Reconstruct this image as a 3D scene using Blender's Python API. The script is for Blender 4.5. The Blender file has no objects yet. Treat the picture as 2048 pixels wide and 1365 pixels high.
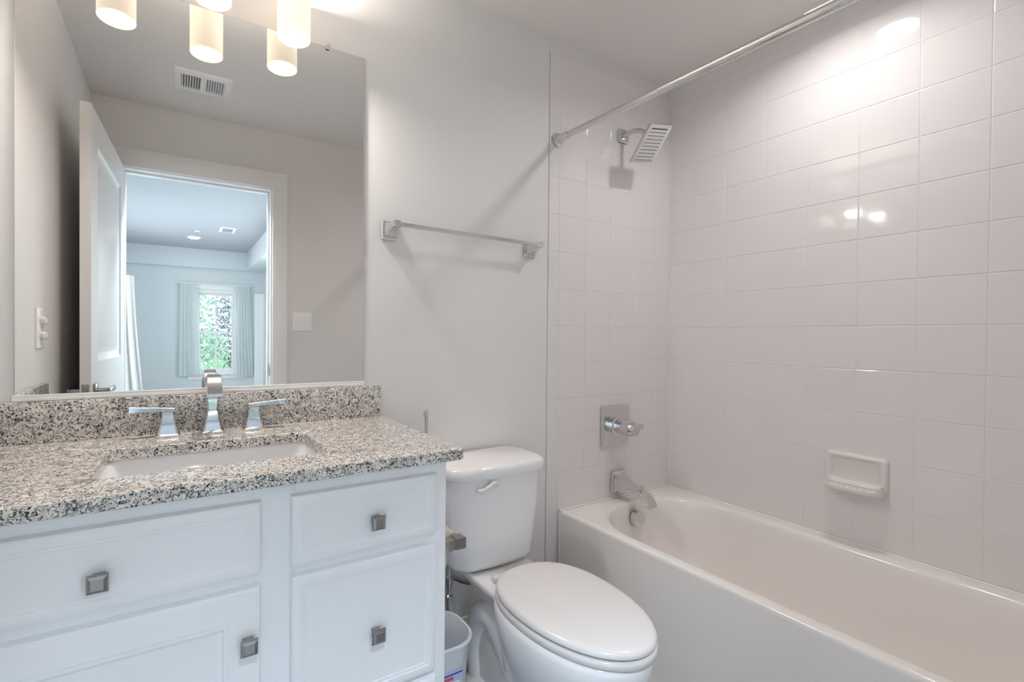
import bpy, bmesh, math, random
from mathutils import Vector, Matrix
R = math.radians
scene = bpy.context.scene
COL = scene.collection

# ------------------------------------------------------------------ camera
YAW, PITCH, ROLL = 0.513572, -0.009946, 0.007764
CAM = Vector((0.0, -1.4355, 1.174))
rv = Vector((math.cos(YAW), -math.sin(YAW), 0)); fv = Vector((math.sin(YAW), math.cos(YAW), 0)); uv = Vector((0, 0, 1))
fw = fv*math.cos(PITCH) + uv*math.sin(PITCH); up = -fv*math.sin(PITCH) + uv*math.cos(PITCH)
rx = rv*math.cos(ROLL) + up*math.sin(ROLL); ux = -rv*math.sin(ROLL) + up*math.cos(ROLL)
cd = bpy.data.cameras.new('camera'); cam = bpy.data.objects.new('camera', cd); COL.objects.link(cam)
cam.matrix_world = Matrix(((rx.x, ux.x, -fw.x, CAM.x), (rx.y, ux.y, -fw.y, CAM.y), (rx.z, ux.z, -fw.z, CAM.z), (0, 0, 0, 1)))
cd.sensor_width = 36; cd.sensor_fit = 'HORIZONTAL'; cd.lens = 930.65/2048*36
cd.shift_x = (1024-879.04)/2048; cd.clip_start = 0.01; cd.clip_end = 200
scene.camera = cam

# ------------------------------------------------------------------ colour, world, lights
vs = scene.view_settings
scene.display_settings.display_device = 'sRGB'
vs.view_transform = 'Standard'; vs.look = 'None'; vs.gamma = 1; vs.use_curve_mapping = False
vs.exposure = 0.48
cy = scene.cycles
cy.use_denoising = True
cy.max_bounces = 14; cy.diffuse_bounces = 7; cy.glossy_bounces = 8; cy.transmission_bounces = 10; cy.transparent_max_bounces = 16
cy.sample_clamp_indirect = 6; cy.caustics_reflective = False; cy.caustics_refractive = False; cy.blur_glossy = 0.3

world = bpy.data.worlds.new('sky'); scene.world = world; world.use_nodes = True
bg = world.node_tree.nodes['Background']
bg.inputs['Color'].default_value = (0.80, 0.90, 1.0, 1); bg.inputs['Strength'].default_value = 3.6

def lamp(name, kind, loc, energy, color, size=None, rot=(0, 0, 0), size_y=None, spread=None):
    l = bpy.data.lights.new(name, kind); o = bpy.data.objects.new(name, l); COL.objects.link(o)
    o.location = loc; o.rotation_euler = rot; l.energy = energy; l.color = color
    if kind == 'AREA':
        l.shape = 'DISK' if size_y is None else 'RECTANGLE'; l.size = size
        if size_y: l.size_y = size_y
        if spread: l.spread = spread
    elif size: l.shadow_soft_size = size
    return o
# added daylight fill lamps outside two unseen side openings of the bedroom
lamp('side_daylight_fill', 'AREA', (-1.45, -4.45, 2.0), 13, (0.80, 0.90, 1.0), 2.0, (0, R(-58), 0), 1.8)
lamp('side_daylight_fill', 'AREA', (1.90, -3.70, 2.0), 34, (0.67, 0.82, 1.0), 2.0, (0, R(58), 0), 1.9)
SHOWER_W, VANITY_W, BED_W = 3.0, 2.15, 2.0

CZ = 2.39            # ceiling height
XL, XR = -0.385, 2.093
YD = -1.505          # wall with the doorway
TILE = 0.1524

# ------------------------------------------------------------------ materials
def new_mat(name):
    m = bpy.data.materials.new(name); m.use_nodes = True
    nt = m.node_tree; b = nt.nodes['Principled BSDF']
    return m, nt, b
def pbr(name, col, rough=0.5, metal=0.0, spec=0.5, bump=None, coat=0.0, var=None):
    m, nt, b = new_mat(name)
    b.inputs['Base Color'].default_value = (*col, 1); b.inputs['Roughness'].default_value = rough
    b.inputs['Metallic'].default_value = metal; b.inputs['Specular IOR Level'].default_value = spec
    b.inputs['Coat Weight'].default_value = coat
    tc = nt.nodes.new('ShaderNodeTexCoord')
    if bump:
        n = nt.nodes.new('ShaderNodeTexNoise'); n.inputs['Scale'].default_value = bump[0]; n.inputs['Detail'].default_value = 3
        bp = nt.nodes.new('ShaderNodeBump'); bp.inputs['Strength'].default_value = bump[1]; bp.inputs['Distance'].default_value = bump[2]
        nt.links.new(tc.outputs['Object'], n.inputs['Vector']); nt.links.new(n.outputs['Fac'], bp.inputs['Height'])
        nt.links.new(bp.outputs['Normal'], b.inputs['Normal'])
    if var:
        n = nt.nodes.new('ShaderNodeTexNoise'); n.inputs['Scale'].default_value = var[0]
        mx = nt.nodes.new('ShaderNodeMixRGB'); mx.inputs['Color1'].default_value = (*col, 1); mx.inputs['Color2'].default_value = (*var[1], 1)
        nt.links.new(tc.outputs['Object'], n.inputs['Vector']); nt.links.new(n.outputs['Fac'], mx.inputs['Fac']); nt.links.new(mx.outputs['Color'], b.inputs['Base Color'])
    return m
def emit(name, col, strength, rough=0.3):
    m, nt, b = new_mat(name)
    b.inputs['Base Color'].default_value = (*[min(1, c)*0.8 for c in col], 1); b.inputs['Roughness'].default_value = rough
    b.inputs['Emission Color'].default_value = (*col, 1); b.inputs['Emission Strength'].default_value = strength
    return m

M = {}
M['paint'] = pbr('wall_paint', (0.765, 0.745, 0.732), 0.55, bump=(220, 0.05, 0.001))
M['ceil'] = pbr('ceiling_paint', (0.79, 0.755, 0.72), 0.6, bump=(220, 0.05, 0.001))
M['bedpaint'] = pbr('bedroom_paint', (0.66, 0.70, 0.71), 0.6, bump=(200, 0.05, 0.001))
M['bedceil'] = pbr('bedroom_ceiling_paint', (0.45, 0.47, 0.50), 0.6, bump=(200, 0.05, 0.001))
M['trim'] = pbr('trim_paint', (0.88, 0.87, 0.855), 0.3, bump=(60, 0.03, 0.001))
M['door'] = pbr('door_paint', (0.74, 0.74, 0.735), 0.38, bump=(90, 0.04, 0.001))
M['tile'] = pbr('glazed_tile', (0.77, 0.735, 0.73), 0.07, spec=0.5, bump=(38, 0.05, 0.002))
M['grout'] = pbr('grout', (0.74, 0.72, 0.71), 0.6, bump=(300, 0.1, 0.001))
M['enamel'] = pbr('tub_enamel', (0.84, 0.80, 0.77), 0.13, bump=(30, 0.01, 0.001))
M['china'] = pbr('vitreous_china', (0.81, 0.80, 0.80), 0.07, bump=(30, 0.01, 0.001))
M['plastic'] = pbr('seat_plastic', (0.73, 0.70, 0.685), 0.16, bump=(40, 0.01, 0.001))
M['cab'] = pbr('cabinet_paint', (0.885, 0.89, 0.905), 0.32, bump=(70, 0.02, 0.001))
M['chrome'] = pbr('chrome', (0.70, 0.695, 0.69), 0.05, 1.0, bump=(20, 0.01, 0.0005))
M['nickel'] = pbr('satin_nickel', (0.37, 0.36, 0.355), 0.24, 1.0, bump=(200, 0.02, 0.0005))
M['mirror'] = pbr('mirror_silver', (0.87, 0.865, 0.85), 0.0, 1.0)
M['white'] = pbr('white_plastic', (0.90, 0.89, 0.875), 0.3, bump=(60, 0.01, 0.001))
M['dark'] = pbr('dark_gap', (0.03, 0.03, 0.03), 0.6, bump=(60, 0.01, 0.001))
M['nozzle'] = pbr('grey_rubber', (0.22, 0.22, 0.23), 0.5, bump=(60, 0.01, 0.001))
M['floor'] = pbr('floor_tile', (0.22, 0.235, 0.26), 0.45, bump=(12, 0.05, 0.002), var=(6, (0.30, 0.31, 0.33)))
M['carpet'] = pbr('carpet', (0.33, 0.31, 0.285), 0.9, bump=(400, 0.4, 0.003))
M['bin'] = pbr('bin_plastic', (0.80, 0.82, 0.85), 0.28, bump=(60, 0.01, 0.001))
M['paper'] = pbr('tissue', (0.80, 0.74, 0.66), 0.9, bump=(300, 0.2, 0.001))
M['sheer'] = pbr('sheer_cloth', (0.86, 0.89, 0.88), 0.8, bump=(300, 0.1, 0.001))
M['drape'] = pbr('drape_cloth', (0.62, 0.63, 0.60), 0.8, bump=(200, 0.1, 0.001))
M['leafdark'] = pbr('hazed_evergreen_leaf', (0.20, 0.24, 0.27), 0.7, var=(5, (0.34, 0.38, 0.43)))  # all leaf colours lifted paler to imitate overexposed outdoor haze
M['leaf'] = pbr('hazed_leaf', (0.34, 0.50, 0.40), 0.7, var=(5, (0.50, 0.60, 0.54)))
M['leafbright'] = pbr('hazed_bright_leaf', (0.34, 0.56, 0.38), 0.7, var=(4, (0.50, 0.66, 0.52)))
M['bark'] = pbr('bark', (0.16, 0.13, 0.11), 0.9, bump=(40, 0.5, 0.01))
M['lawn'] = pbr('lawn', (0.16, 0.28, 0.12), 0.9, var=(3, (0.25, 0.36, 0.18)))
M['blue'] = pbr('label_blue', (0.07, 0.10, 0.33), 0.4, bump=(60, 0.01, 0.001))
M['lilac'] = pbr('label_lilac', (0.42, 0.50, 0.78), 0.4, var=(40, (0.62, 0.68, 0.86)))
M['red'] = pbr('label_red', (0.65, 0.12, 0.16), 0.4, bump=(60, 0.01, 0.001))
M['shade'] = emit('lit_shade_glass', (1.0, 0.87, 0.69), 0.55)
M['shadein'] = emit('lit_shade_inside', (1.0, 0.95, 0.89), 0.95)
M['lens'] = emit('lit_lens', (1.0, 0.96, 0.92), 9.0)
M['bedlens'] = emit('lit_bedroom_lens', (1.0, 0.98, 0.94), 4.0)

m, nt, b = new_mat('clear_plastic'); b.inputs['Base Color'].default_value = (0.95, 0.95, 0.95, 1); b.inputs['Transmission Weight'].default_value = 0.2; b.inputs['Roughness'].default_value = 0.02; b.inputs['IOR'].default_value = 1.45
M['clear'] = m
m, nt, b = new_mat('window_glass')
for n in list(nt.nodes):
    if n.type != 'OUTPUT_MATERIAL': nt.nodes.remove(n)
tr = nt.nodes.new('ShaderNodeBsdfTransparent'); gl = nt.nodes.new('ShaderNodeBsdfGlossy'); gl.inputs['Roughness'].default_value = 0.0
fr = nt.nodes.new('ShaderNodeFresnel'); fr.inputs['IOR'].default_value = 1.2; mx = nt.nodes.new('ShaderNodeMixShader')
nt.links.new(fr.outputs[0], mx.inputs[0]); nt.links.new(tr.outputs[0], mx.inputs[1]); nt.links.new(gl.outputs[0], mx.inputs[2])
nt.links.new(mx.outputs[0], nt.nodes['Material Output'].inputs[0]); M['glass'] = m
# sheer curtains let some light through
nt = M['sheer'].node_tree; b = nt.nodes['Principled BSDF']; tl = nt.nodes.new('ShaderNodeBsdfTranslucent'); tl.inputs[0].default_value = (0.88, 0.92, 0.92, 1)
mx = nt.nodes.new('ShaderNodeMixShader'); mx.inputs[0].default_value = 0.6
nt.links.new(b.outputs[0], mx.inputs[1]); nt.links.new(tl.outputs[0], mx.inputs[2]); nt.links.new(mx.outputs[0], nt.nodes['Material Output'].inputs[0])

def granite():
    m, nt, b = new_mat('speckled_granite'); L = nt.links.new
    tc = nt.nodes.new('ShaderNodeTexCoord')
    def noise(scale, detail, dist, off):
        mp = nt.nodes.new('ShaderNodeMapping'); mp.inputs['Location'].default_value = off; L(tc.outputs['Object'], mp.inputs['Vector'])
        n = nt.nodes.new('ShaderNodeTexNoise'); n.inputs['Scale'].default_value = scale; n.inputs['Detail'].default_value = detail
        n.inputs['Distortion'].default_value = dist; L(mp.outputs[0], n.inputs['Vector']); return n
    def ramp(n, a, c):
        r = nt.nodes.new('ShaderNodeValToRGB'); r.color_ramp.elements[0].position = a; r.color_ramp.elements[1].position = c
        L(n.outputs['Fac'], r.inputs[0]); return r
    def mix(f, c1, c2):
        x = nt.nodes.new('ShaderNodeMixRGB'); L(f.outputs[0], x.inputs[0])
        if isinstance(c1, tuple): x.inputs[1].default_value = (*c1, 1)
        else: L(c1.outputs[0], x.inputs[1])
        x.inputs[2].default_value = (*c2, 1); return x
    c = mix(ramp(noise(70, 2, 0.6, (3, 1, 2)), 0.42, 0.60), (0.85, 0.80, 0.735), (0.62, 0.595, 0.565))
    c = mix(ramp(noise(95, 2, 1.8, (7, 5, 1)), 0.57, 0.61), c, (0.22, 0.215, 0.22))
    c = mix(ramp(noise(128, 2, 2.4, (1, 9, 4)), 0.555, 0.585), c, (0.022, 0.022, 0.027))
    L(c.outputs[0], b.inputs['Base Color']); b.inputs['Roughness'].default_value = 0.12
    return m
M['granite'] = granite()

# ------------------------------------------------------------------ mesh helpers
class MB:
    def __init__(s): s.bm = bmesh.new()
    def box(s, x0, x1, y0, y1, z0, z1, bev=0.0, seg=2):
        t = bmesh.new(); bmesh.ops.create_cube(t, size=1)
        for v in t.verts: v.co = Vector(((x0+x1)/2+v.co.x*(x1-x0), (y0+y1)/2+v.co.y*(y1-y0), (z0+z1)/2+v.co.z*(z1-z0)))
        if bev: bmesh.ops.bevel(t, geom=list(t.edges), offset=bev, segments=seg, profile=0.5, affect='EDGES')
        return s.add(t)
    def add(s, t, mat=None):
        me = bpy.data.meshes.new('tmp'); t.to_mesh(me); t.free()
        if mat: me.transform(mat)
        s.bm.from_mesh(me); bpy.data.meshes.remove(me); return s
    def loft(s, rings, cap0=True, cap1=True, closed=False):
        bm = s.bm; vr = [[bm.verts.new(p) for p in r] for r in rings]; n = len(rings[0])
        pairs = list(zip(vr, vr[1:])) + ([(vr[-1], vr[0])] if closed else [])
        for a, b_ in pairs:
            for i in range(n):
                j = (i+1) % n
                try: bm.faces.new((a[i], a[j], b_[j], b_[i]))
                except ValueError: pass
        if not closed:
            if cap0: bm.faces.new(list(reversed(vr[0])))
            if cap1: bm.faces.new(vr[-1])
        return s
    def tube(s, pts, r, n=16, cap=True):
        pts = [Vector(p) for p in pts]; rad = r if isinstance(r, (list, tuple)) else [r]*len(pts)
        rings = []; ref = None
        for i, p in enumerate(pts):
            a = pts[max(i-1, 0)]; c = pts[min(i+1, len(pts)-1)]; d = (c-a).normalized()
            if ref is None: ref = Vector((0, 0, 1)) if abs(d.z) < 0.9 else Vector((1, 0, 0))
            u = (ref - d*ref.dot(d)).normalized(); w = d.cross(u); ref = u
            rings.append([p + u*(math.cos(2*math.pi*k/n)*rad[i]) + w*(math.sin(2*math.pi*k/n)*rad[i]) for k in range(n)])
        return s.loft(rings, cap, cap)
    def sweep(s, path, sections, cap=True):
        """path: list of (point, u, w); sections: list of [(a,b)...] in u,w"""
        return s.loft([[p + u*a + w*b_ for a, b_ in sec] for (p, u, w), sec in zip(path, sections)], cap, cap)
    def lathe(s, prof, origin, axis='Z', n=32, mat=None):
        """prof: (radius, height) list"""
        o = Vector(origin); rings = []
        for r, h in prof:
            ring = []
            for k in range(n):
                c_, s_ = math.cos(2*math.pi*k/n)*max(r, 1e-5), math.sin(2*math.pi*k/n)*max(r, 1e-5)
                p = Vector((c_, s_, h)) if axis == 'Z' else (Vector((h, c_, s_)) if axis == 'X' else Vector((s_, h, c_)))
                ring.append(o + (mat @ p if mat else p))
            rings.append(ring)
        return s.loft(rings)
    def build(s, name, mat, parent=None, ang=35, mods=None):
        bm = s.bm; bmesh.ops.recalc_face_normals(bm, faces=list(bm.faces))
        me = bpy.data.meshes.new(name)
        off = parent_origin(parent) if parent else None
        bm.to_mesh(me); bm.free()
        if off is not None: me.transform(Matrix.Translation(-off))
        for p in me.polygons: p.use_smooth = True
        me.set_sharp_from_angle(angle=R(ang))
        me.materials.append(mat if not isinstance(mat, str) else M[mat])
        o = bpy.data.objects.new(name, me); COL.objects.link(o)
        if parent: o.parent = parent
        return o
def parent_origin(p):
    v = Vector((0, 0, 0))
    while p: v += Vector(p.location); p = p.parent
    return v
def rrect(cx, cy_, hx, hy, r, z, nc=8, ns=4, bowf=0.0):
    """rounded rectangle ring in XY; bowf pushes the -y side outward"""
    r = min(r, hx-1e-4, hy-1e-4); pts = []
    cs = [(hx-r, hy-r, 0), (-hx+r, hy-r, 90), (-hx+r, -hy+r, 180), (hx-r, -hy+r, 270)]
    corners = [[(x+r*math.cos(R(a+90*k/nc)), y+r*math.sin(R(a+90*k/nc))) for k in range(nc+1)] for x, y, a in cs]
    for i in range(4):
        pts += corners[i]; a, c = corners[i][-1], corners[(i+1) % 4][0]
        for k in range(1, ns): pts.append((a[0]+(c[0]-a[0])*k/ns, a[1]+(c[1]-a[1])*k/ns))
    return [Vector((cx+x, cy_+y-(bowf*(1-(x/hx)**2) if y < 0 else 0)*min(1, -y/hy if y < 0 else 0), z)) for x, y in pts]
def egg(cx, yc, hw, af, ab, z, n=48, eb=2.6, ef=2.05):
    pts = []
    for k in range(n):
        t = 2*math.pi*k/n; c, s_ = math.cos(t), math.sin(t)
        e = eb if s_ > 0 else ef; a = ab if s_ > 0 else af
        pts.append(Vector((cx+hw*math.copysign(abs(c)**(2/e), c), yc+a*math.copysign(abs(s_)**(2/e), s_), z)))
    return pts
def sm(a, b, t): return a+(b-a)*t

def thing(name, label, cat, loc=(0, 0, 0), group=None):
    o = bpy.data.objects.new(name, None); COL.objects.link(o); o.location = loc; o.empty_display_size = 0.05
    o['label'] = label; o['category'] = cat
    if group: o['group'] = group
    return o
def tag(o, label, cat, group=None):
    o['label'] = label; o['category'] = cat
    if group: o['group'] = group
    return o
def struct(o): o['kind'] = 'structure'; return o
def slab(name, mat, *a, bev=0, parent=None): 
    o = MB().box(*a, bev=bev).build(name, mat, parent)
    return struct(o) if parent is None else o
def lab(o, l): o['label'] = l; return o

# ------------------------------------------------------------------ room shell
T = 0.10
slab('floor', 'floor', XL-T, XR+T, YD-0.06, T, -0.10, 0)
slab('wall_back', 'paint', XL-T, XR+T, 0, T, 0, CZ)
slab('wall_left', 'paint', XL-T, XL, YD, 0, 0, CZ)
slab('wall_right', 'paint', XR, XR+T, YD, 0, 0, CZ)
slab('ceiling', 'ceil', XL-T, XR+T, YD-0.06, T, CZ, CZ+T)
DX0, DX1, DZ = -0.250, 0.487, 2.042      # doorway
wf = MB(); wf.box(XL-T, DX0-0.02, YD-0.115, YD, 0, CZ); wf.box(DX1+0.02, XR+T, YD-0.115, YD, 0, CZ); wf.box(DX0-0.02, DX1+0.02, YD-0.115, YD, DZ+0.02, CZ)
struct(wf.build('wall_front', 'paint'))

# tile surround: every tile stands proud of the grout bed with a softened edge
def tiles(cols, rows, face, wall):
    g = 0.0008; mb = MB(); bm = mb.bm
    def P(a, z, d): return Vector((a, -d, z)) if wall == 'B' else Vector((XR-d, a, z))
    for a0, a1 in zip(cols, cols[1:]):
        for z0, z1 in zip(rows, rows[1:]):
            rings = []
            for ins, d in ((g, 0.001), (g, face-0.0013), (g+0.0007, face-0.0004), (g+0.0022, face)):
                A0, A1 = min(a0, a1)+ins, max(a0, a1)-ins; Z0, Z1 = z0+ins, z1-ins
                rings.append([P(A0, Z0, d), P(A1, Z0, d), P(A1, Z1, d), P(A0, Z1, d)])
            mb.loft(rings, False, True)
    return mb
row0 = 1.2214; ZT = 2.333
rows = [row0+TILE*k for k in range(-8, 8)]; rows = [0.0]+[r for r in rows if 0.02 < r < ZT-0.02]+[ZT]
xcols = [1.312]+[1.369+TILE*k for k in range(0, 5)]+[XR-0.0045]
ycols = [-0.0045]+[-0.1178-TILE*k for k in range(0, 10)]
ycols = [y for y in ycols if y > YD+0.02]+[YD+0.002]
wb = bpy.data.objects['wall_back']; wr = bpy.data.objects['wall_right']
rows_t = [r for r in rows if r > 0.47]
upper = tiles(xcols[1:], [0.4555]+rows_t, 0.0036, 'B'); upper.add(tiles(xcols[:2], rows, 0.0036, 'B').bm.copy()); upper.build('tile_surround', 'tile', wb, 8)
cb_ = MB(); cb_.tube([(XR-0.0045, -0.0045, 0.458), (XR-0.0045, -0.0045, ZT-0.001)], 0.0030, 8); cb_.build('corner_caulk', 'grout', wb)
gb = MB(); gb.box(1.3128, XR-0.001, -0.0025, -0.0002, 0.4555, ZT); gb.box(1.3128, 1.369, -0.0025, -0.0002, 0.0, 0.4555); gb.build('grout_bed', 'grout', wb)
tiles(ycols, [0.4555]+rows_t, 0.0036, 'R').build('tile_surround', 'tile', wr, 8)
MB().box(XR-0.0025, XR-0.0002, YD+0.002, -0.003, 0.4555, ZT).build('grout_bed', 'grout', wr)

def molding(name, x0, x1, y0, y1, axis):
    # baseboard with an ogee-ish cap, profile in depth/height
    prof = [(0, 0), (0.014, 0), (0.014, 0.105), (0.011, 0.112), (0.011, 0.120), (0.006, 0.130), (0.005, 0.140), (0, 0.142)]
    mb = MB()
    if axis == 'x': mb.loft([[Vector((x, y0-d, z)) for d, z in prof] for x in (x0, x1)])
    else: mb.loft([[Vector((x0+d, y, z)) for d, z in prof] for y in (y0, y1)])
    return struct(mb.build(name, 'trim'))
molding('baseboard_back', 0.552, 1.311, 0, 0, 'x')
molding('baseboard_left', XL, XL, -0.53, YD, 'y')
qr = MB(); n = 6
qr.loft([[Vector((1.383, y, 0))]+[Vector((1.383-0.018*math.cos(R(90*k/n)), y, 0.018*math.sin(R(90*k/n)))) for k in range(n+1)] for y in (-0.008, YD+0.002)])
struct(qr.build('trim_1', 'trim'))

# doorway: jamb, stops and flat casing on both sides
jm = MB(); yb = YD-0.115
jm.box(DX0-0.02, DX0, yb, YD, 0, DZ+0.02); jm.box(DX1, DX1+0.02, yb, YD, 0, DZ+0.02); jm.box(DX0, DX1, yb, YD, DZ, DZ+0.02)
jm.box(DX1-0.011, DX1, YD-0.08, YD-0.045, 0, DZ, 0.002); jm.box(DX0, DX0+0.011, YD-0.08, YD-0.045, 0, DZ, 0.002); jm.box(DX0+0.011, DX1-0.011, YD-0.08, YD-0.045, DZ-0.011, DZ, 0.002)
t2 = struct(jm.build('trim_2', 'trim'))
sp = MB(); sp.box(DX1-0.0015, DX1+0.0005, YD-0.036, YD-0.008, 0.93, 1.0, 0.0004); sp.build('strike_plate', 'nickel', t2)
cs = MB()
for y0, y1 in ((YD, YD+0.017), (yb-0.017, yb)):
    cs.box(DX0-0.078 if y0 == YD else DX0-0.078, DX0-0.006, y0, y1, 0, DZ+0.006, 0.0025); cs.box(DX1+0.009, DX1+0.094, y0, y1, 0, DZ+0.006, 0.0025); cs.box(DX0-0.078, DX1+0.094, y0, y1, DZ+0.006, DZ+0.102, 0.0025)
struct(cs.build('trim_3', 'trim'))

# ------------------------------------------------------------------ open door leaf
def door_leaf():
    t = bpy.data.objects.new('door_1', None); COL.objects.link(t); t.location = (DX0+0.012, YD+0.022, 0); struct(t)
    W_, TH, H = 0.765, 0.035, 2.030
    ang = R(3.0)
    def TF(mb):     # leaf local: u along width from hinge, v thickness (+ faces into room), z up
        for v in mb.bm.verts:
            u, w, z = v.co
            v.co = Vector((-math.sin(ang)*u+math.cos(ang)*w, math.cos(ang)*u+math.sin(ang)*w, z))+Vector((DX0+0.012, YD+0.022, 0))
        return mb
    panels = [(0.115, W_-0.115, 0.235, 0.86), (0.115, W_-0.115, 1.065, H-0.125)]
    mb = MB()
    zs = [0.008, 0.235, 0.86, 1.065, H-0.125, H]
    mb.box(0, 0.115, -TH, 0, zs[0], H); mb.box(W_-0.115, W_, -TH, 0, zs[0], H)
    for z0, z1 in ((zs[0], 0.235), (0.86, 1.065), (H-0.125, H)): mb.box(0.115, W_-0.115, -TH, 0, z0, z1)
    for u0, u1, z0, z1 in panels:
        for s_ in (0, 1):
            rings = []
            for ins, d in ((0, 0), (0.006, 0.004), (0.016, 0.008), (0.024, 0.011), (0.034, 0.011), (0.060, 0.004)):
                w = -d if s_ == 0 else -TH+d
                rings.append([Vector((u0+ins, w, z0+ins)), Vector((u1-ins, w, z0+ins)), Vector((u1-ins, w, z1-ins)), Vector((u0+ins, w, z1-ins))])
            mb.loft(rings, False, True)
    TF(mb).build('door_panel', 'door', t, 30)
    for side in (0, 1):
        s_ = 1 if side == 0 else -1; w0 = 0.0 if side == 0 else -TH
        h = MB(); c = Vector((W_-0.062, w0, 0.955))
        h.box(c.x-0.028, c.x+0.028, min(w0, w0+s_*0.008), max(w0, w0+s_*0.008), c.z-0.028, c.z+0.028, 0.002)
        h.tube([(c.x, w0+s_*0.008, c.z), (c.x, w0+s_*0.045, c.z)], 0.010)
        h.box(c.x-0.115, c.x+0.012, w0+s_*0.045-0.006, w0+s_*0.045+0.006, c.z-0.010, c.z+0.010, 0.004)
        TF(h).build('lever_handle', 'nickel', t)
    l = MB(); l.box(W_-0.001, W_+0.0015, -TH/2-0.0115, -TH/2+0.0115, 0.925, 0.985, 0.0005); l.box(W_, W_+0.010, -TH/2-0.006, -TH/2+0.006, 0.946, 0.964, 0.001)
    TF(l).build('latch_plate', 'nickel', t)
    for z in (0.2, 1.0, 1.8):
        hh = MB(); hh.tube([(-0.003, -TH-0.005, z-0.045), (-0.003, -TH-0.005, z+0.045)], 0.006); TF(hh).build('hinge', 'nickel', t)
door_leaf()

# ------------------------------------------------------------------ mirror
MX0, MX1, MZ0, MZ1 = -0.330, 0.524, 1.027, 2.064
t = thing('wall_mirror', 'large frameless rectangular mirror on the wall above the granite backsplash', 'mirror', (0.1, 0, MZ0))
MB().box(MX0, MX1, -0.0052, -0.0008, MZ0-0.004, MZ1).build('mirror_edge', pbr('mirror_glass_edge', (0.30, 0.31, 0.29), 0.2), t)
gl_ = MB(); gl_.loft([[Vector((x, -0.0052-e, z)) for x, z in ((MX0+i, MZ0+i), (MX1-i, MZ0+i), (MX1-i, MZ1-i), (MX0+i, MZ1-i))] for i, e in ((0.0004, 0.0001), (0.0012, 0.0008))], False, True)
gl_.build('mirror_glass', 'mirror', t, 5)
ch = MB(); ch.box(MX0-0.004, MX1+0.003, -0.0105, -0.0008, MZ0-0.0135, MZ0-0.004, 0.0006); ch.box(MX0-0.004, MX1+0.003, -0.0105, -0.0072, MZ0-0.004, MZ0+0.001, 0.0006)
lab(ch.build('bottom_channel', 'white', t), 'white channel along the bottom edge of the mirror')
cl = MB(); cl.lathe([(0, -0.0165), (0.005, -0.016), (0.007, -0.013), (0.0072, -0.0065)], (0.402, 0, MZ1+0.004), 'Y', 12); cl.box(0.396, 0.408, -0.0125, -0.0066, MZ1-0.010, MZ1+0.003, 0.002); cl.box(0.397, 0.407, -0.0066, -0.0008, MZ1+0.0005, MZ1+0.0125, 0.002)
lab(cl.build('mirror_clip', 'clear', t), 'small clear plastic clip on the top edge')

# ------------------------------------------------------------------ vanity
VX0, VX1, VYF = XL+0.002, 0.548, -0.500
CT0, CT1 = 0.8885, 0.9135
t = thing('vanity_cabinet', 'white painted vanity cabinet with square nickel knobs below the granite top', 'cabinet', (0.08, -0.25, 0))
cb = MB(); cb.box(VX0, VX0+0.016, VYF+0.018, -0.003, 0.0, CT0-0.001); cb.box(VX1-0.016, VX1, VYF+0.018, -0.003, 0.0, CT0-0.001, 0.001)
cb.box(VX0+0.016, VX1-0.016, VYF+0.018, -0.003, 0.10, 0.115); cb.box(VX0+0.016, VX1-0.016, -0.012, -0.003, 0.115, CT0-0.03)
# face frame
for a in ((VX0, -0.345), (0.128, 0.203), (0.506, VX1)): cb.box(a[0], a[1], VYF, VYF+0.019, 0.10, CT0-0.001, 0.0012)
for z0, z1 in ((0.10, 0.13), (0.690, 0.735), (0.850, CT0-0.001)): cb.box(-0.345, 0.128, VYF, VYF+0.0185, z0, z1)
for z0, z1 in ((0.10, 0.13), (0.385, 0.425), (0.695, 0.735), (0.850, CT0-0.001)): cb.box(0.203, 0.506, VYF, VYF+0.0185, z0, z1)
cb.build('cabinet_body', 'cab', t)
MB().box(VX0+0.016, VX1-0.016, VYF+0.07, VYF+0.085, 0.0, 0.10).build('toe_kick', 'cab', t)
def front(name, x0, x1, z0, z1, knob, frame=None):
    mb = MB(); y = VYF-0.0005; rings = []
    def rg(i, d): return [Vector((x0+i, y-d, z0+i)), Vector((x1-i, y-d, z0+i)), Vector((x1-i, y-d, z1-i)), Vector((x0+i, y-d, z1-i))]
    steps = [(0, 0), (0, 0.010), (0.0018, 0.0142), (0.006, 0.0165), (0.012, 0.0172), (0.0195, 0.0172), (0.0210, 0.0155), (0.0265, 0.0155), (0.0280, 0.0140)]
    if frame: steps = steps[:5]+[(frame, 0.0172), (frame+0.0015, 0.0155), (frame+0.009, 0.0150), (frame+0.011, 0.0105), (frame+0.016, 0.0095)]
    mb.loft([rg(i, d) for i, d in steps], True, True)
    o = mb.build(name, 'cab', t, 25)
    kx, kz = knob; yk = y-0.0172 if frame else y-0.0140
    k = MB()
    sq = lambda h, d: [Vector((kx-h, yk-d, kz-h)), Vector((kx+h, yk-d, kz-h)), Vector((kx+h, yk-d, kz+h)), Vector((kx-h, yk-d, kz+h))]
    k.loft([sq(0.0095, 0), sq(0.0085, 0.002), sq(0.0065, 0.006), sq(0.0065, 0.011), sq(0.0135, 0.0165), sq(0.0150, 0.0180), sq(0.0150, 0.0200), sq(0.0130, 0.0225), sq(0.0085, 0.0250), sq(0.0075, 0.0250)])
    k.build('knob', 'nickel', o, 20)
    return o
front('drawer', -0.356, 0.138, 0.724, 0.862, (-0.109, 0.778))
front('door', -0.356, 0.138, 0.118, 0.703, (0.1155, 0.605), 0.055)
front('drawer', 0.194, 0.516, 0.724, 0.862, (0.367, 0.784))
front('drawer', 0.194, 0.516, 0.412, 0.704, (0.369, 0.545))
front('drawer', 0.194, 0.516, 0.118, 0.400, (0.369, 0.262))

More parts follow.
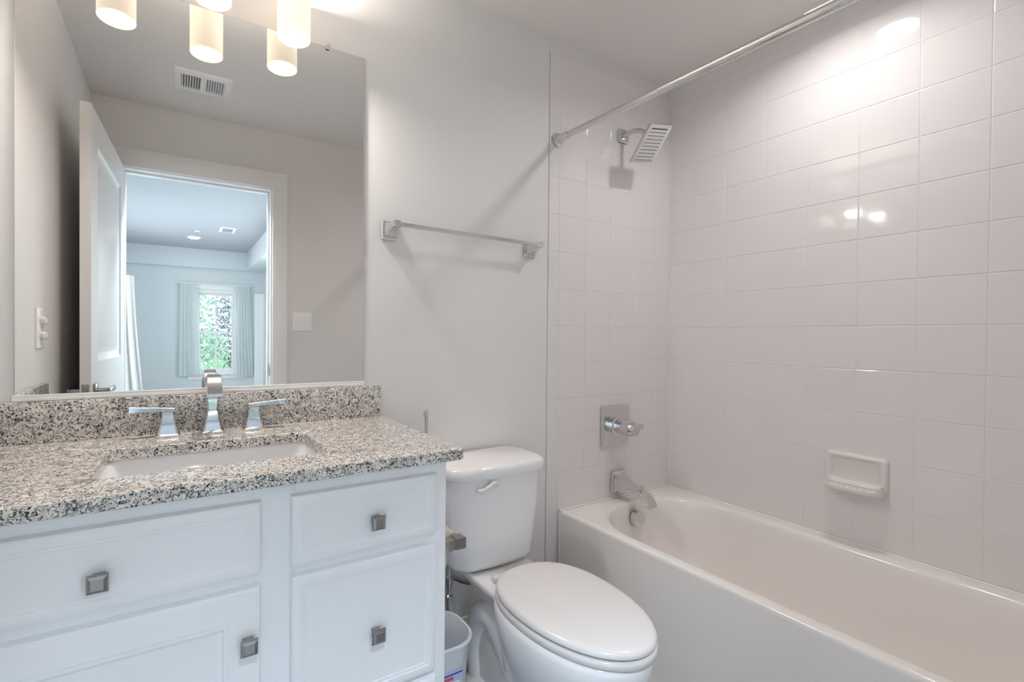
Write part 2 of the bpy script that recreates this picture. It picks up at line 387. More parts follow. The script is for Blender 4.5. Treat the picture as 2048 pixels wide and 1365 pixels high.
# ------------------------------------------------------------------ granite countertop with sink cut-out
t = thing('countertop', 'speckled granite countertop with backsplash and rectangular sink cutout on the vanity', 'countertop', (0.1, -0.26, CT1))
SX0, SX1, SY0, SY1 = -0.135, 0.298, -0.412, -0.166
mb = MB()
def outer(z, i): 
    x0, x1, y0, y1 = XL+0.001, 0.584-i, -0.526+i, -0.001
    r = 0.012; pts = []
    N = 9
    def seg(a, c): return [(a[0]+(c[0]-a[0])*k/N, a[1]+(c[1]-a[1])*k/N) for k in range(N)]
    arc = lambda cx, cy_, a0: [(cx+r*math.cos(R(a0+90*k/6)), cy_+r*math.sin(R(a0+90*k/6))) for k in range(6)]
    p = seg((x1, y1), (x0, y1))+[(x0, y1)]*6+seg((x0, y1), (x0, y0))+[(x0, y0)]*6+seg((x0, y0), (x1-r, y0))+arc(x1-r, y0+r, 270)+seg((x1, y0+r), (x1, y1))+[(x1, y1)]*6
    return [Vector((x+(1e-5*k if False else 0), y, z)) for k, (x, y) in enumerate(p)]
def inner(z, i):
    x0, x1, y0, y1 = SX0+i, SX1-i, SY0+i, SY1-i; r = 0.022; N = 9
    def seg(a, c): return [(a[0]+(c[0]-a[0])*k/N, a[1]+(c[1]-a[1])*k/N) for k in range(N)]
    arc = lambda cx, cy_, a0: [(cx+r*math.cos(R(a0+90*k/6)), cy_+r*math.sin(R(a0+90*k/6))) for k in range(6)]
    p = seg((x1-r, y1), (x0+r, y1))+arc(x0+r, y1-r, 90)+seg((x0, y1-r), (x0, y0+r))+arc(x0+r, y0+r, 180)+seg((x0+r, y0), (x1-r, y0))+arc(x1-r, y0+r, 270)+seg((x1, y0+r), (x1, y1-r))+arc(x1-r, y1-r, 0)
    return [Vector((x, y, z)) for x, y in p]
mb.loft([outer(CT0, 0.002), outer(CT0+0.002, 0), outer(CT1-0.003, 0), outer(CT1-0.0008, 0.0008), outer(CT1, 0.003), inner(CT1, -0.002), inner(CT1-0.002, 0), inner(CT0+0.0005, 0), inner(CT0, 0)], False, False, True)
bmesh.ops.remove_doubles(mb.bm, verts=list(mb.bm.verts), dist=1e-6)
mb.build('slab', 'granite', t, 40)
MB().box(XL+0.001, 0.579, -0.0205, -0.001, CT1+0.0002, 1.0125, 0.0015).build('backsplash', 'granite', t)
MB().box(XL+0.001, XL+0.021, -0.524, -0.021, CT1+0.0002, 1.0125, 0.0015).build('side_splash', 'granite', t)

t = thing('sink', 'white rectangular undermount basin set below the granite cutout', 'sink', ((SX0+SX1)/2, -0.29, CT0-0.15))
scx, scy = (SX0+SX1)/2, (SY0+SY1)/2; hx, hy = (SX1-SX0)/2, (SY1-SY0)/2
mb = MB(); ring = lambda g, z, r, dy=0: rrect(scx, scy+dy, hx+g, hy+g, r, z)
mb.loft([ring(0.028, CT0-0.012, 0.04), ring(0.028, CT0-0.001, 0.04), ring(0.006, CT0-0.001, 0.028), ring(0.003, CT0-0.006, 0.028), ring(-0.004, CT0-0.06, 0.04), ring(-0.018, CT0-0.105, 0.055), ring(-0.045, CT0-0.130, 0.06), ring(-0.095, CT0-0.138, 0.03),
         ring(-0.095, CT0-0.150, 0.03), ring(-0.03, CT0-0.145, 0.06), ring(0.006, CT0-0.09, 0.05), ring(0.012, CT0-0.012, 0.03)], False, False, True)
mb.loft([ring(-0.095, CT0-0.138, 0.03), ring(-0.1215, CT0-0.139, 0.01)], False, True)
mb.build('basin', 'china', t, 50)
dr = MB(); dr.lathe([(0, CT0-0.136), (0.020, CT0-0.136), (0.0225, CT0-0.1375), (0.0225, CT0-0.1385)], (scx, scy, 0), 'Z', 24)
dr.build('drain', 'chrome', t)

# ------------------------------------------------------------------ widespread faucet
t = thing('faucet', 'chrome faucet with arched square spout and two lever handles behind the sink', 'faucet', (0.083, -0.055, CT1))
def sqr(cx, cy_, h, z, hy_=None): 
    hy_ = hy_ or h; c = 0.18*h
    return [Vector((cx+a, cy_+b_, z)) for a, b_ in ((-h+c, -hy_), (h-c, -hy_), (h, -hy_+c), (h, hy_-c), (h-c, hy_), (-h+c, hy_), (-h, hy_-c), (-h, -hy_+c))]
FY = -0.056
def pedestal(mb, cx, cy_, htop):
    mb.loft([sqr(cx, cy_, 0.0285, CT1), sqr(cx, cy_, 0.0285, CT1+0.004), sqr(cx, cy_, 0.0265, CT1+0.0065), sqr(cx, cy_, 0.0235, CT1+0.008), sqr(cx, cy_, 0.0190, CT1+0.022), sqr(cx, cy_, 0.0155, CT1+0.038), sqr(cx, cy_, 0.0132, htop)])
mb = MB(); pedestal(mb, 0.083, FY, CT1+0.058)
# flat ribbon spout rising and arching forward
path = []; secs = []
pl = [(0.000, 0.058, 0.0105), (0.000, 0.066, 0.0115), (0.002, 0.085, 0.0125), (0.003, 0.105, 0.0135), (0.001, 0.122, 0.0145), (-0.006, 0.137, 0.0152), (-0.019, 0.148, 0.0160), (-0.036, 0.152, 0.0165), (-0.055, 0.147, 0.0170), (-0.071, 0.135, 0.0175), (-0.082, 0.118, 0.0185), (-0.088, 0.102, 0.0195)]
for i, (dy, dz, hw) in enumerate(pl):
    a = pl[max(i-1, 0)]; c = pl[min(i+1, len(pl)-1)]; d = Vector((0, c[0]-a[0], c[1]-a[1])).normalized(); nrm = Vector((0, d.z, -d.y))
    path.append((Vector((0.083, FY+dy, CT1+dz)), Vector((1, 0, 0)), nrm)); th = 0.0095 if i < 3 else sm(0.0095, 0.0055, (i-3)/(len(pl)-4))
    c_ = 0.0018; secs.append([(-hw+c_, -th), (hw-c_, -th), (hw, -th+c_), (hw, th-c_), (hw-c_, th), (-hw+c_, th), (-hw, th-c_), (-hw, -th+c_)])
mb.sweep(path, secs); mb.build('spout', 'chrome', t, 30)
for cx, sgn in ((-0.020, -1), (0.186, 1)):
    mb = MB(); pedestal(mb, cx, FY, CT1+0.056); mb.loft([sqr(cx, FY, 0.0125, CT1+0.056), sqr(cx, FY, 0.0135, CT1+0.060), sqr(cx, FY, 0.0135, CT1+0.064)])
    h = mb.build('handle', 'chrome', t, 30)
    lv = MB(); secs = []; path = []
    for k, (s_, dz, hw, th) in enumerate(((-0.015, 0.0675, 0.0140, 0.0045), (0.010, 0.0690, 0.0130, 0.0055), (0.035, 0.0700, 0.0095, 0.0060), (0.060, 0.0710, 0.0090, 0.0070), (0.082, 0.0730, 0.0110, 0.0080))):
        path.append((Vector((cx+sgn*s_, FY-0.10*max(0, s_), CT1+dz)), Vector((0, 1, 0)), Vector((0, 0, 1)))); c_ = 0.0012
        secs.append([(-hw+c_, -th), (hw-c_, -th), (hw, -th+c_), (hw, th-c_), (hw-c_, th), (-hw+c_, th), (-hw, th-c_), (-hw, -th+c_)])
    lv.sweep(path, secs); lv.build('lever', 'chrome', h, 30)
# ------------------------------------------------------------------ vanity light
t = thing('vanity_light', 'three-shade bath light bar with glowing white cylinder shades above the mirror', 'wall light', (0.075, 0, 2.24))
mb = MB(); mb.box(0.015, 0.135, -0.022, -0.001, 2.185, 2.305, 0.004); mb.build('backplate', 'chrome', t)
br = MB(); SH = [(0.2835, -0.090, 2.005), (0.075, -0.137, 2.010), (-0.142, -0.090, 2.013)]
arc = [Vector((sm(-0.140, 0.2835, k/16), -0.090-0.047*math.sin(math.pi*k/16), 2.245)) for k in range(17)]
br.sweep([(p, Vector((0, 1, 0)), Vector((0, 0, 1))) for p in arc], [[(-0.004, -0.012), (0.004, -0.012), (0.004, 0.012), (-0.004, 0.012)]]*17); br.tube([(0.075, -0.02, 2.245), (0.075, -0.134, 2.245)], 0.009)
br.build('bar', 'chrome', t)
for x, y, zb in SH:
    zt, r = 2.170, 0.0445
    hd = MB(); hd.lathe([(0.0, zt-0.006), (0.014, zt-0.006), (0.015, zt+0.004), (0.013, zt+0.024), (0.012, zt+0.030), (0.010, 2.236)], (x, y, 0), 'Z', 24); hd.build('socket', 'chrome', t)
    s_ = MB(); s_.lathe([(r, zb), (r, zt), (r-0.0035, zt), (r-0.0035, zb)], (x, y, 0), 'Z', 48)
    # open cylinder of opal glass
    s_.bm.faces.ensure_lookup_table()
    for f in [f for f in s_.bm.faces if len(f.verts) > 8]: s_.bm.faces.remove(f)
    ring_b = None
    so = s_.build('shade', 'shade', t, 40)
    d = MB(); d.lathe([(r-0.0036, zb+0.003), (r-0.0036, zt-0.002)], (x, y, 0), 'Z', 48)
    for f in [f for f in d.bm.faces if len(f.verts) > 8 and f.calc_center_median().z < zt-0.05]: d.bm.faces.remove(f)
    d.build('glowing_lining', 'shadein', so, 40)
    bl = MB(); bl.lathe([(0.012, zt-0.006), (0.013, zt-0.03), (0.026, zt-0.065), (0.029, zt-0.085), (0.022, zt-0.105), (0.0, zt-0.112)], (x, y, 0), 'Z', 20)
    bl.build('bulb', 'lens', so)
    k_ = 0.28 if x < 0 else (0.85 if x < 0.2 else 1.55)
    lamp('vanity_bulb', 'AREA', (x, y, zb+0.006), VANITY_W*k_, (1.0, 0.925, 0.86), 0.078)
    lamp('vanity_bulb', 'AREA', (x, y, zt-0.001), 2.4*k_, (1.0, 0.93, 0.87), 0.075, (R(180), 0, 0))

# ------------------------------------------------------------------ towel bar
t = thing('towel_bar', 'chrome square towel bar on the wall between mirror and shower tile', 'towel bar', (0.91, 0, 1.52))
TB = [(0.6115, 1.5245), (1.2125, 1.5185)]
for x, z in TB:
    mb = MB(); q = lambda h, y, zz=z, hz=None: [Vector((x+a, y, zz+b_)) for a, b_ in ((-h, -(hz or h)), (h, -(hz or h)), (h, (hz or h)), (-h, (hz or h)))]
    mb.loft([q(0.0265, -0.0005, hz=0.0305), q(0.0265, -0.004, hz=0.0305), q(0.0235, -0.0075, hz=0.0275), q(0.0225, -0.0105, hz=0.0265), q(0.0195, -0.0105, hz=0.0235), q(0.0160, -0.022, z+0.003, 0.0170), q(0.0125, -0.036, z+0.006, 0.0125), q(0.0105, -0.050, z+0.0085, 0.0105), q(0.0105, -0.0745, z+0.009, 0.0105), q(0.009, -0.076, z+0.009, 0.009)])
    mb.build('post', 'chrome', t, 20)
mb = MB(); a, c = TB; r_ = 0.0062
mb.loft([[Vector((x, -0.064+dy, z+0.009+dz)) for dy, dz in ((-r_, -r_), (r_, -r_), (r_, r_), (-r_, r_))] for x, z in ((a[0]+0.0106, a[1]), (c[0]-0.0106, c[1]))])
mb.build('bar', 'chrome', t, 20)

# ------------------------------------------------------------------ bathtub
TX0, TX1, TY0, TY1, TZ = 1.385, 2.0890, YD+0.003, -0.004, 0.455
t = thing('bathtub', 'white alcove bathtub with flat apron along the tiled wall', 'bathtub', ((TX0+TX1)/2, -0.75, 0))
tcx, tcy, thx, thy = (TX0+TX1)/2, (TY0+TY1)/2, (TX1-TX0)/2, (TY1-TY0)/2
ix0, ix1, iy0, iy1 = 1.437, 2.022, -1.425, -0.085
icx, icy, ihx, ihy = (ix0+ix1)/2, (iy0+iy1)/2, (ix1-ix0)/2, (iy1-iy0)/2
O = lambda i, z, r=0.006: rrect(tcx, tcy, thx-i, thy-i, r, z, 14, 10)
I = lambda i, z, r, e=0.0, e2=0.0: rrect(icx, icy+(e-e2)/2, ihx-i, ihy-i-(e+e2)/2, r, z, 14, 10)
mb = MB()
mb.loft([O(0.0, 0.0), O(0.0, TZ-0.016), O(0.0012, TZ-0.007), O(0.005, TZ-0.002), O(0.012, TZ), I(-0.016, TZ, 0.24), I(-0.008, TZ-0.0015, 0.24), I(-0.002, TZ-0.006, 0.24), I(0.002, TZ-0.014, 0.24), I(0.006, TZ-0.04, 0.24, 0.01), I(0.018, TZ-0.12, 0.235, 0.05), I(0.035, TZ-0.22, 0.22, 0.11, 0.012), I(0.055, TZ-0.28, 0.20, 0.15, 0.02), I(0.085, TZ-0.325, 0.17, 0.18, 0.03), I(0.125, TZ-0.345, 0.13, 0.2, 0.04), I(0.20, TZ-0.350, 0.08, 0.2, 0.04)], False, True)
mb.build('tub_body', 'enamel', t, 60)
MB().lathe([(0, 0.022), (0.030, 0.022), (0.0345, 0.019), (0.036, 0.014), (0.036, 0.0)], (1.739, -0.1035, 0.392), 'Y', 32, Matrix.Rotation(R(180), 3, 'Z') @ Matrix.Rotation(R(6), 3, 'X')).build('overflow_plate', 'chrome', t)
ck = MB(); ck.tube([(TX0-0.001, -0.0060, 0.0), (TX0-0.001, -0.0060, TZ-0.004)], 0.003, 8); ck.tube([(TX0+0.002, -0.0060, TZ), (TX1-0.004, -0.0060, TZ)], 0.003, 8); ck.tube([(TX1-0.003, -0.0060, TZ), (TX1-0.003, TY0+0.004, TZ)], 0.003, 8)
ck.build('caulk_bead', 'white', t)
# ------------------------------------------------------------------ tub spout
t = thing('tub_spout', 'chrome tub spout with diverter knob above the tub end', 'tub spout', (1.732, -0.006, 0.53))
mb = MB(); sx, sz = 1.7335, 0.529
q = lambda hx_, hz_, y, z=sz: [Vector((sx+a, y, z+b_)) for a, b_ in ((-hx_, -hz_), (hx_, -hz_), (hx_, hz_), (-hx_, hz_))]
mb.loft([q(0.040, 0.046, -0.0055), q(0.040, 0.046, -0.010), q(0.036, 0.042, -0.013), q(0.036, 0.042, -0.016)])
mb.build('wall_plate', 'chrome', t, 20)
mb = MB(); path = [(-0.012, 0.5285, 0.0330, 0.0370), (-0.035, 0.5225, 0.0275, 0.0305), (-0.06, 0.5165, 0.0230, 0.0245), (-0.09, 0.5110, 0.0205, 0.0190), (-0.115, 0.5080, 0.0200, 0.0165), (-0.137, 0.5040, 0.0210, 0.0165)]
secs = [q(hx_, hz_, y, z) for y, z, hx_, hz_ in path]
def nose(y, z, hx_, h, ang): return [Vector((sx+a, y+b_*math.sin(ang), z+b_*math.cos(ang))) for a, b_ in ((-hx_, -h), (hx_, -h), (hx_, h), (-hx_, h))]
secs += [nose(-0.154, 0.4955, 0.0225, 0.0180, R(-35)), nose(-0.165, 0.4800, 0.0245, 0.0190, R(-65)), nose(-0.171, 0.4620, 0.0265, 0.0205, R(-88))]
mb.loft(secs); mb.build('spout', 'chrome', t, 35)
MB().lathe([(0.0035, 0), (0.0035, 0.012), (0.0075, 0.015), (0.0085, 0.020), (0.0078, 0.0245), (0, 0.026)], (sx, -0.137, 0.517), 'Z', 16).build('diverter_knob', 'chrome', t)
# ------------------------------------------------------------------ shower valve
t = thing('shower_valve', 'chrome shower valve with square plate and lever on the tiled end wall', 'shower valve', (1.711, -0.006, 0.781))
mb = MB(); vx, vz = 1.711, 0.781
q = lambda h, y: [Vector((vx+a, y, vz+b_)) for a, b_ in ((-h, -h), (h, -h), (h, h), (-h, h))]
mb.loft([q(0.087, -0.0055), q(0.087, -0.010), q(0.0835, -0.013), q(0.0825, -0.017), q(0.079, -0.019), q(0.076, -0.019)])
mb.build('escutcheon', 'chrome', t, 20)
mb = MB(); mb.lathe([(0.040, -0.019), (0.040, -0.026), (0.034, -0.030), (0.034, -0.046), (0.030, -0.048), (0.030, -0.056), (0.035, -0.058), (0.035, -0.085), (0.031, -0.110), (0.024, -0.121), (0, -0.125)], (vx, 0, vz), 'Y', 32)
hub = mb.build('hub', 'chrome', t, 30)
mb = MB(); mb.sweep([(Vector((vx+s_, y, vz+0.002)), Vector((0, 1, 0)), Vector((0, 0, 1))) for s_, y in ((0.020, -0.076), (0.040, -0.080), (0.062, -0.084), (0.078, -0.086))], [[(-a, -b_), (a, -b_), (a, b_), (-a, b_)] for a, b_ in ((0.013, 0.012), (0.010, 0.0085), (0.0085, 0.008), (0.010, 0.0105))])
mb.build('lever', 'chrome', hub, 30)
# ------------------------------------------------------------------ shower head
t = thing('rain_shower', 'chrome square rain shower head on a bent arm high on the tiled wall', 'shower head', (1.742, -0.006, 2.079))
hx_, hz_ = 1.742, 2.079
mb = MB(); q = lambda h, y: [Vector((hx_+a, y, hz_+b_)) for a, b_ in ((-h, -h), (h, -h), (h, h), (-h, h))]
mb.loft([q(0.029, -0.0055), q(0.029, -0.010), q(0.026, -0.0135), q(0.025, -0.018), q(0.019, -0.019)]); mb.build('wall_flange', 'chrome', t, 20)
mb = MB(); pts = [(hx_, -0.012-0.10*a, hz_+z) for a, z in ((0, 0), (0.2, 0.002), (0.4, 0.004), (0.6, 0.002), (0.8, -0.006), (1.0, -0.018), (1.15, -0.032), (1.28, -0.047))]
mb.tube(pts, 0.0105, 20); mb.lathe([(0.0105, 0), (0.0135, 0.002), (0.0135, 0.012), (0.017, 0.014), (0.018, 0.024), (0.012, 0.030)], (hx_, -0.137, 2.036), 'Z', 24, Matrix.Rotation(R(133), 3, 'X'))
mb.build('arm', 'chrome', t, 40)
top = Vector((1.740, -0.205, 2.052)); bot = Vector((1.736, -0.112, 1.925)); hc = (top+bot)/2
vdir = (top-bot).normalized(); xd = Vector((1, 0, 0)); nrm = xd.cross(vdir).normalized()
xd = Matrix.Rotation(R(9), 3, nrm if nrm.z < 0 else -nrm) @ xd; vdir = vdir
if nrm.z > 0: nrm = -nrm
hw, hh = 0.064, (top-bot).length/2
mb = MB(); q = lambda i, d: [hc+xd*(a*(hw-i))+vdir*(b_*(hh-i))+nrm*d for a, b_ in ((-1, -1), (1, -1), (1, 1), (-1, 1))]
mb.loft([q(0.030, -0.024), q(0.016, -0.018), q(0.004, -0.014), q(0, -0.012), q(0, -0.002), q(0.003, 0), q(0.007, 0), q(0.008, -0.0012), q(0.010, -0.0012)])
hd = mb.build('head_plate', 'chrome', t, 20)
nz = MB()
for i in range(9):
    for j in range(9):
        p = hc+xd*((i-4)*0.0108)+vdir*((j-4.6)*0.0142); nz.tube([p+nrm*(-0.0012), p+nrm*0.0016], 0.0017, 6)
lab(nz.build('nozzles', 'nozzle', hd), 'grey rubber spray nozzles')
sl = MB(); c = hc+vdir*(hh-0.016); sl.loft([[c+xd*a*0.044+vdir*b_*0.002+nrm*d for a, b_ in ((-1, -1), (1, -1), (1, 1), (-1, 1))] for d in (-0.001, 0.0004)]); sl.build('slot', 'dark', hd)
# ------------------------------------------------------------------ shower curtain rod
t = thing('shower_rod', 'long chrome shower curtain rod running above the bathtub', 'curtain rod', (1.375, -0.75, 1.978))
ra, rb = Vector((1.351, -0.0065, 1.980)), Vector((1.398, YD+0.001, 1.980)); rd = (rb-ra).normalized()
mb = MB(); mb.tube([ra+rd*0.050, ra+rd*0.055, rb-rd*0.055, rb-rd*0.050], 0.0133, 24); mb.build('rod', 'chrome', t)
for p, s_ in ((ra, 1), (rb, -1)):
    mb = MB(); mb.lathe([(0.026, 0), (0.026, 0.004), (0.022, 0.007), (0.018, 0.008), (0.0155, 0.010), (0.0150, 0.012), (0.0150, 0.058), (0.0138, 0.060), (0.0, 0.0601)], p, 'Y', 28, Matrix.Rotation(R(180 if s_ > 0 else 0), 3, 'Z')); mb.build('end_flange', 'chrome', t)
# ------------------------------------------------------------------ soap dish
t = None
mb = MB(); sy, sz0, sz1 = -0.733, 0.640, 0.768; X = XR-0.0036
# back frame ring in the y-z plane, then a tray with fluted lip
def yz(hy_, hz_, x, r, dz=0): 
    return [Vector((x, sy+p.x, (sz0+0.016+sz1)/2+dz+p.y)) for p in rrect(0, 0, hy_, hz_, r, 0, 6, 6)]
mb.loft([yz(0.086, 0.058, X, 0.014), yz(0.086, 0.058, X-0.010, 0.014), yz(0.082, 0.054, X-0.017, 0.016), yz(0.075, 0.047, X-0.0185, 0.016), yz(0.069, 0.041, X-0.014, 0.014), yz(0.064, 0.037, X-0.004, 0.010)], True, True)
N = 40; rings = []
for k in range(N+1):
    u = -1+2*k/N; y = sy+0.080*u; edge = max(0.0, 1-abs(u)**6); pr = 0.022+0.064*edge**0.5
    fl = 0.0022*math.cos(u*0.080*2*math.pi/0.017) if abs(u) < 0.8 else 0
    wall = 0.030*max(0, (abs(u)-0.86)/0.14)**1.2
    z0 = sz0-0.004
    rings.append([Vector((X-0.002, y, z0)), Vector((X-pr*0.55, y, z0+0.004)), Vector((X-pr*0.93, y, z0+0.014)), Vector((X-pr, y, z0+0.022)), Vector((X-pr*0.985, y, z0+0.028+fl)), Vector((X-pr*0.90, y, z0+0.030+fl+wall*0.3)), Vector((X-pr*0.72, y, z0+0.021+fl*0.6+wall*0.7)), Vector((X-pr*0.35, y, z0+0.018+wall)), Vector((X-0.004, y, z0+0.024+wall))])
mb.loft(rings)
tag(mb.build('soap_dish', pbr('soap_dish_glaze', (0.77, 0.74, 0.71), 0.1, bump=(30, 0.01, 0.001)), None, 50), 'white ceramic soap dish with fluted lip on the long tiled wall', 'soap dish')

# ------------------------------------------------------------------ toilet
tx = 0.945
t = thing('toilet', 'white two-piece toilet with closed elongated lid between vanity and bathtub', 'toilet', (tx, -0.40, 0))
mb = MB()
tk = lambda hx_, y0, z, bow, r=0.05: rrect(tx-0.006, (y0-0.022)/2, hx_, (-0.022-y0)/2, r, z, 8, 6, bow)
mb.loft([tk(0.120, -0.150, 0.4065, 0.008, 0.04), tk(0.146, -0.172, 0.4085, 0.012), tk(0.158, -0.184, 0.4155, 0.014), tk(0.164, -0.190, 0.432, 0.015), tk(0.172, -0.193, 0.52, 0.016), tk(0.180, -0.197, 0.62, 0.017), tk(0.186, -0.200, 0.716, 0.018)])
mb.build('tank', 'china', t, 50)
mb = MB(); mb.loft([tk(0.186, -0.200, 0.7165, 0.018), tk(0.196, -0.209, 0.7175, 0.02), tk(0.199, -0.212, 0.722, 0.02), tk(0.199, -0.212, 0.742, 0.02), tk(0.196, -0.209, 0.7505, 0.02), tk(0.189, -0.203, 0.7560, 0.02), tk(0.175, -0.190, 0.7585, 0.02, 0.04)])
mb.build('tank_lid', 'china', t, 50)
fl = MB(); path = []; secs = []
for k in range(11):
    s_ = k/10; x = tx-0.122+0.078*s_; z = 0.689+0.0155*(lambda q_: q_*q_*(3-2*q_))(min(1, max(0, (s_-0.30)/0.52)))-0.003*math.sin(min(1, s_/0.4)*math.pi)-(0.006*((s_-0.82)/0.18)**2 if s_ > 0.82 else 0); y = -0.232+0.006*abs(s_-0.55)
    hz_ = sm(0.0075, 0.0095, s_)*(0.6 if k in (0, 10) else 1); path.append((Vector((x, y, z)), Vector((0, 1, 0)), Vector((0, 0, 1)))); secs.append([(0.0055*math.cos(R(a)), hz_*math.sin(R(a))) for a in range(0, 360, 30)])
fl.sweep(path, secs); fl.tube([(tx-0.06, -0.205, 0.697), (tx-0.06, -0.232, 0.697)], 0.010, 14)
fl.build('flush_lever', 'plastic', t, 50)
# bowl: rim, sculpted shell, pedestal, trapway and tank deck share one casting
mb = MB(); E = lambda hw_, af, ab, z, yc=-0.470, eb=2.3: egg(tx+0.005, yc, hw_, af, ab, z, 56, eb)
mb.loft([E(0.128, 0.170, 0.230, 0.0, -0.40, 2.6), E(0.128, 0.170, 0.230, 0.012, -0.40, 2.6), E(0.116, 0.160, 0.220, 0.03, -0.40, 2.6), E(0.100, 0.165, 0.205, 0.08, -0.41, 2.4), E(0.102, 0.185, 0.190, 0.14, -0.43), E(0.122, 0.210, 0.180, 0.20, -0.445), E(0.148, 0.235, 0.180, 0.26, -0.46), E(0.166, 0.250, 0.188, 0.32, -0.468), E(0.173, 0.258, 0.198, 0.36, -0.470), E(0.1735, 0.259, 0.205, 0.385, -0.470), E(0.170, 0.255, 0.203, 0.397, -0.470), E(0.160, 0.245, 0.195, 0.4005, -0.470)])
# deck under the tank
D_ = lambda hx0, y0, y1, z, r: rrect(tx, (y0+y1)/2, hx0, abs(y1-y0)/2, r, z, 8, 6)
mb.loft([D_(0.050, -0.40, -0.08, 0.27, 0.045), D_(0.066, -0.42, -0.065, 0.325, 0.05), D_(0.090, -0.43, -0.05, 0.362, 0.045), D_(0.116, -0.44, -0.040, 0.380, 0.04), D_(0.120, -0.44, -0.036, 0.398, 0.04), D_(0.116, -0.43, -0.040, 0.4045, 0.04)])
# trapway: a thick pipe rising behind the bowl and dropping to the floor
tp = [(-0.46, 0.10), (-0.40, 0.115), (-0.33, 0.17), (-0.275, 0.235), (-0.22, 0.265), (-0.165, 0.245), (-0.135, 0.19), (-0.13, 0.12), (-0.145, 0.06), (-0.15, 0.0)]
fine = []
for i in range(len(tp)-1):
    p0, p1, p2, p3 = tp[max(i-1, 0)], tp[i], tp[i+1], tp[min(i+2, len(tp)-1)]
    for k in range(4):
        u = k/4; f = lambda a, b_, c, d: 0.5*((2*b_)+(-a+c)*u+(2*a-5*b_+4*c-d)*u*u+(-a+3*b_-3*c+d)*u**3)
        fine.append((f(p0[0], p1[0], p2[0], p3[0]), f(p0[1], p1[1], p2[1], p3[1])))
fine.append(tp[-1])
for sgn in (-1, 1):
    mb.tube([(tx+sgn*0.045, y, z) for y, z in fine], 0.046, 16)
mb.loft([rrect(tx, -0.30, 0.112, 0.215, 0.07, 0.0, 8, 6), rrect(tx, -0.30, 0.112, 0.215, 0.07, 0.010, 8, 6), rrect(tx, -0.30, 0.098, 0.20, 0.07, 0.035, 8, 6), rrect(tx, -0.30, 0.060, 0.17, 0.05, 0.07, 8, 6)])
mb.loft([rrect(tx, -0.275, 0.078, 0.145, 0.03, 0.01, 8, 6), rrect(tx, -0.265, 0.070, 0.135, 0.03, 0.14, 8, 6), rrect(tx, -0.25, 0.064, 0.125, 0.03, 0.24, 8, 6), rrect(tx, -0.24, 0.050, 0.14, 0.03, 0.32, 8, 6)])
mb.build('bowl', 'china', t, 60)
mb = MB(); S_ = lambda g, z: egg(tx+0.011, -0.474, 0.171+g, 0.262+g, 0.205+g, z, 56, 2.4)
mb.loft([S_(-0.006, 0.4025), S_(0.0, 0.4050), S_(0.002, 0.412), S_(0.001, 0.4195), S_(-0.004, 0.4230), S_(-0.012, 0.4240)])
mb.build('seat', 'plastic', t, 50)
mb = MB(); mb.loft([S_(-0.014, 0.4275), S_(-0.004, 0.4280), S_(0.0, 0.4310), S_(0.0, 0.4370), S_(-0.004, 0.4425), S_(-0.010, 0.4455), S_(-0.022, 0.4475), S_(-0.06, 0.4492), S_(-0.11, 0.4500)])
mb.build('seat_lid', 'plastic', t, 50)
for sgn in (-1, 1):
    mb = MB(); mb.box(tx+0.006+sgn*0.072-0.018, tx+0.006+sgn*0.072+0.018, -0.272, -0.250, 0.405, 0.424, 0.005); mb.build('seat_hinge', 'plastic', t, 50)
for sgn in (-1, 1):
    mb = MB(); mb.lathe([(0.016, 0.010), (0.015, 0.020), (0.009, 0.027), (0, 0.029)], (tx+sgn*0.098, -0.30, 0.003), 'Z', 16); mb.build('bolt_cap', 'china', t, 50)

# water stop and supply line behind the toilet
t = thing('stop_valve', 'chrome water stop valve with grey braided hose at the wall beside the toilet', 'valve', (0.812, 0, 0.18))
wx = 0.812
mb = MB(); mb.lathe([(0.026, -0.0005), (0.025, -0.004), (0.012, -0.009)], (wx, 0, 0.205), 'Y', 24); mb.tube([(wx, -0.004, 0.205), (wx, -0.062, 0.205)], 0.0075, 14); mb.build('wall_stub', 'chrome', t)
mb = MB(); mb.lathe([(0.006, 0.195), (0.012, 0.197), (0.012, 0.222), (0.0075, 0.226), (0.0075, 0.262), (0.013, 0.264), (0.013, 0.288), (0.0075, 0.292), (0.0075, 0.322), (0.013, 0.324), (0.013, 0.352), (0.009, 0.356), (0.009, 0.392)], (wx, -0.075, 0), 'Z', 14); vb = mb.build('valve_body', 'chrome', t, 30)
mb = MB(); mb.sweep([(Vector((wx-0.004+0.010*u, -0.094, 0.276-0.055*u)), Vector((0, 1, 0)), Vector((1, 0, 0.2)).normalized()) for u in (-0.25, 0, 0.3, 0.7, 1.0)], [[(-0.004, -w_), (0.004, -w_), (0.004, w_), (-0.004, w_)] for w_ in (0.008, 0.011, 0.012, 0.010, 0.006)]); mb.build('valve_handle', 'chrome', vb, 30)
hp = []
for k in range(33):
    u = k/32; hp.append((wx+0.010+0.125*u, -0.075+0.047*min(1, u*3.0), 0.342-0.070*u-0.010*math.sin(u*math.pi)))
mb = MB(); mb.tube(hp, [0.0062+(0.0007 if k % 2 else 0) for k in range(33)], 10)
lab(mb.build('braided_hose', 'nickel', t, 60), 'grey braided steel hose')

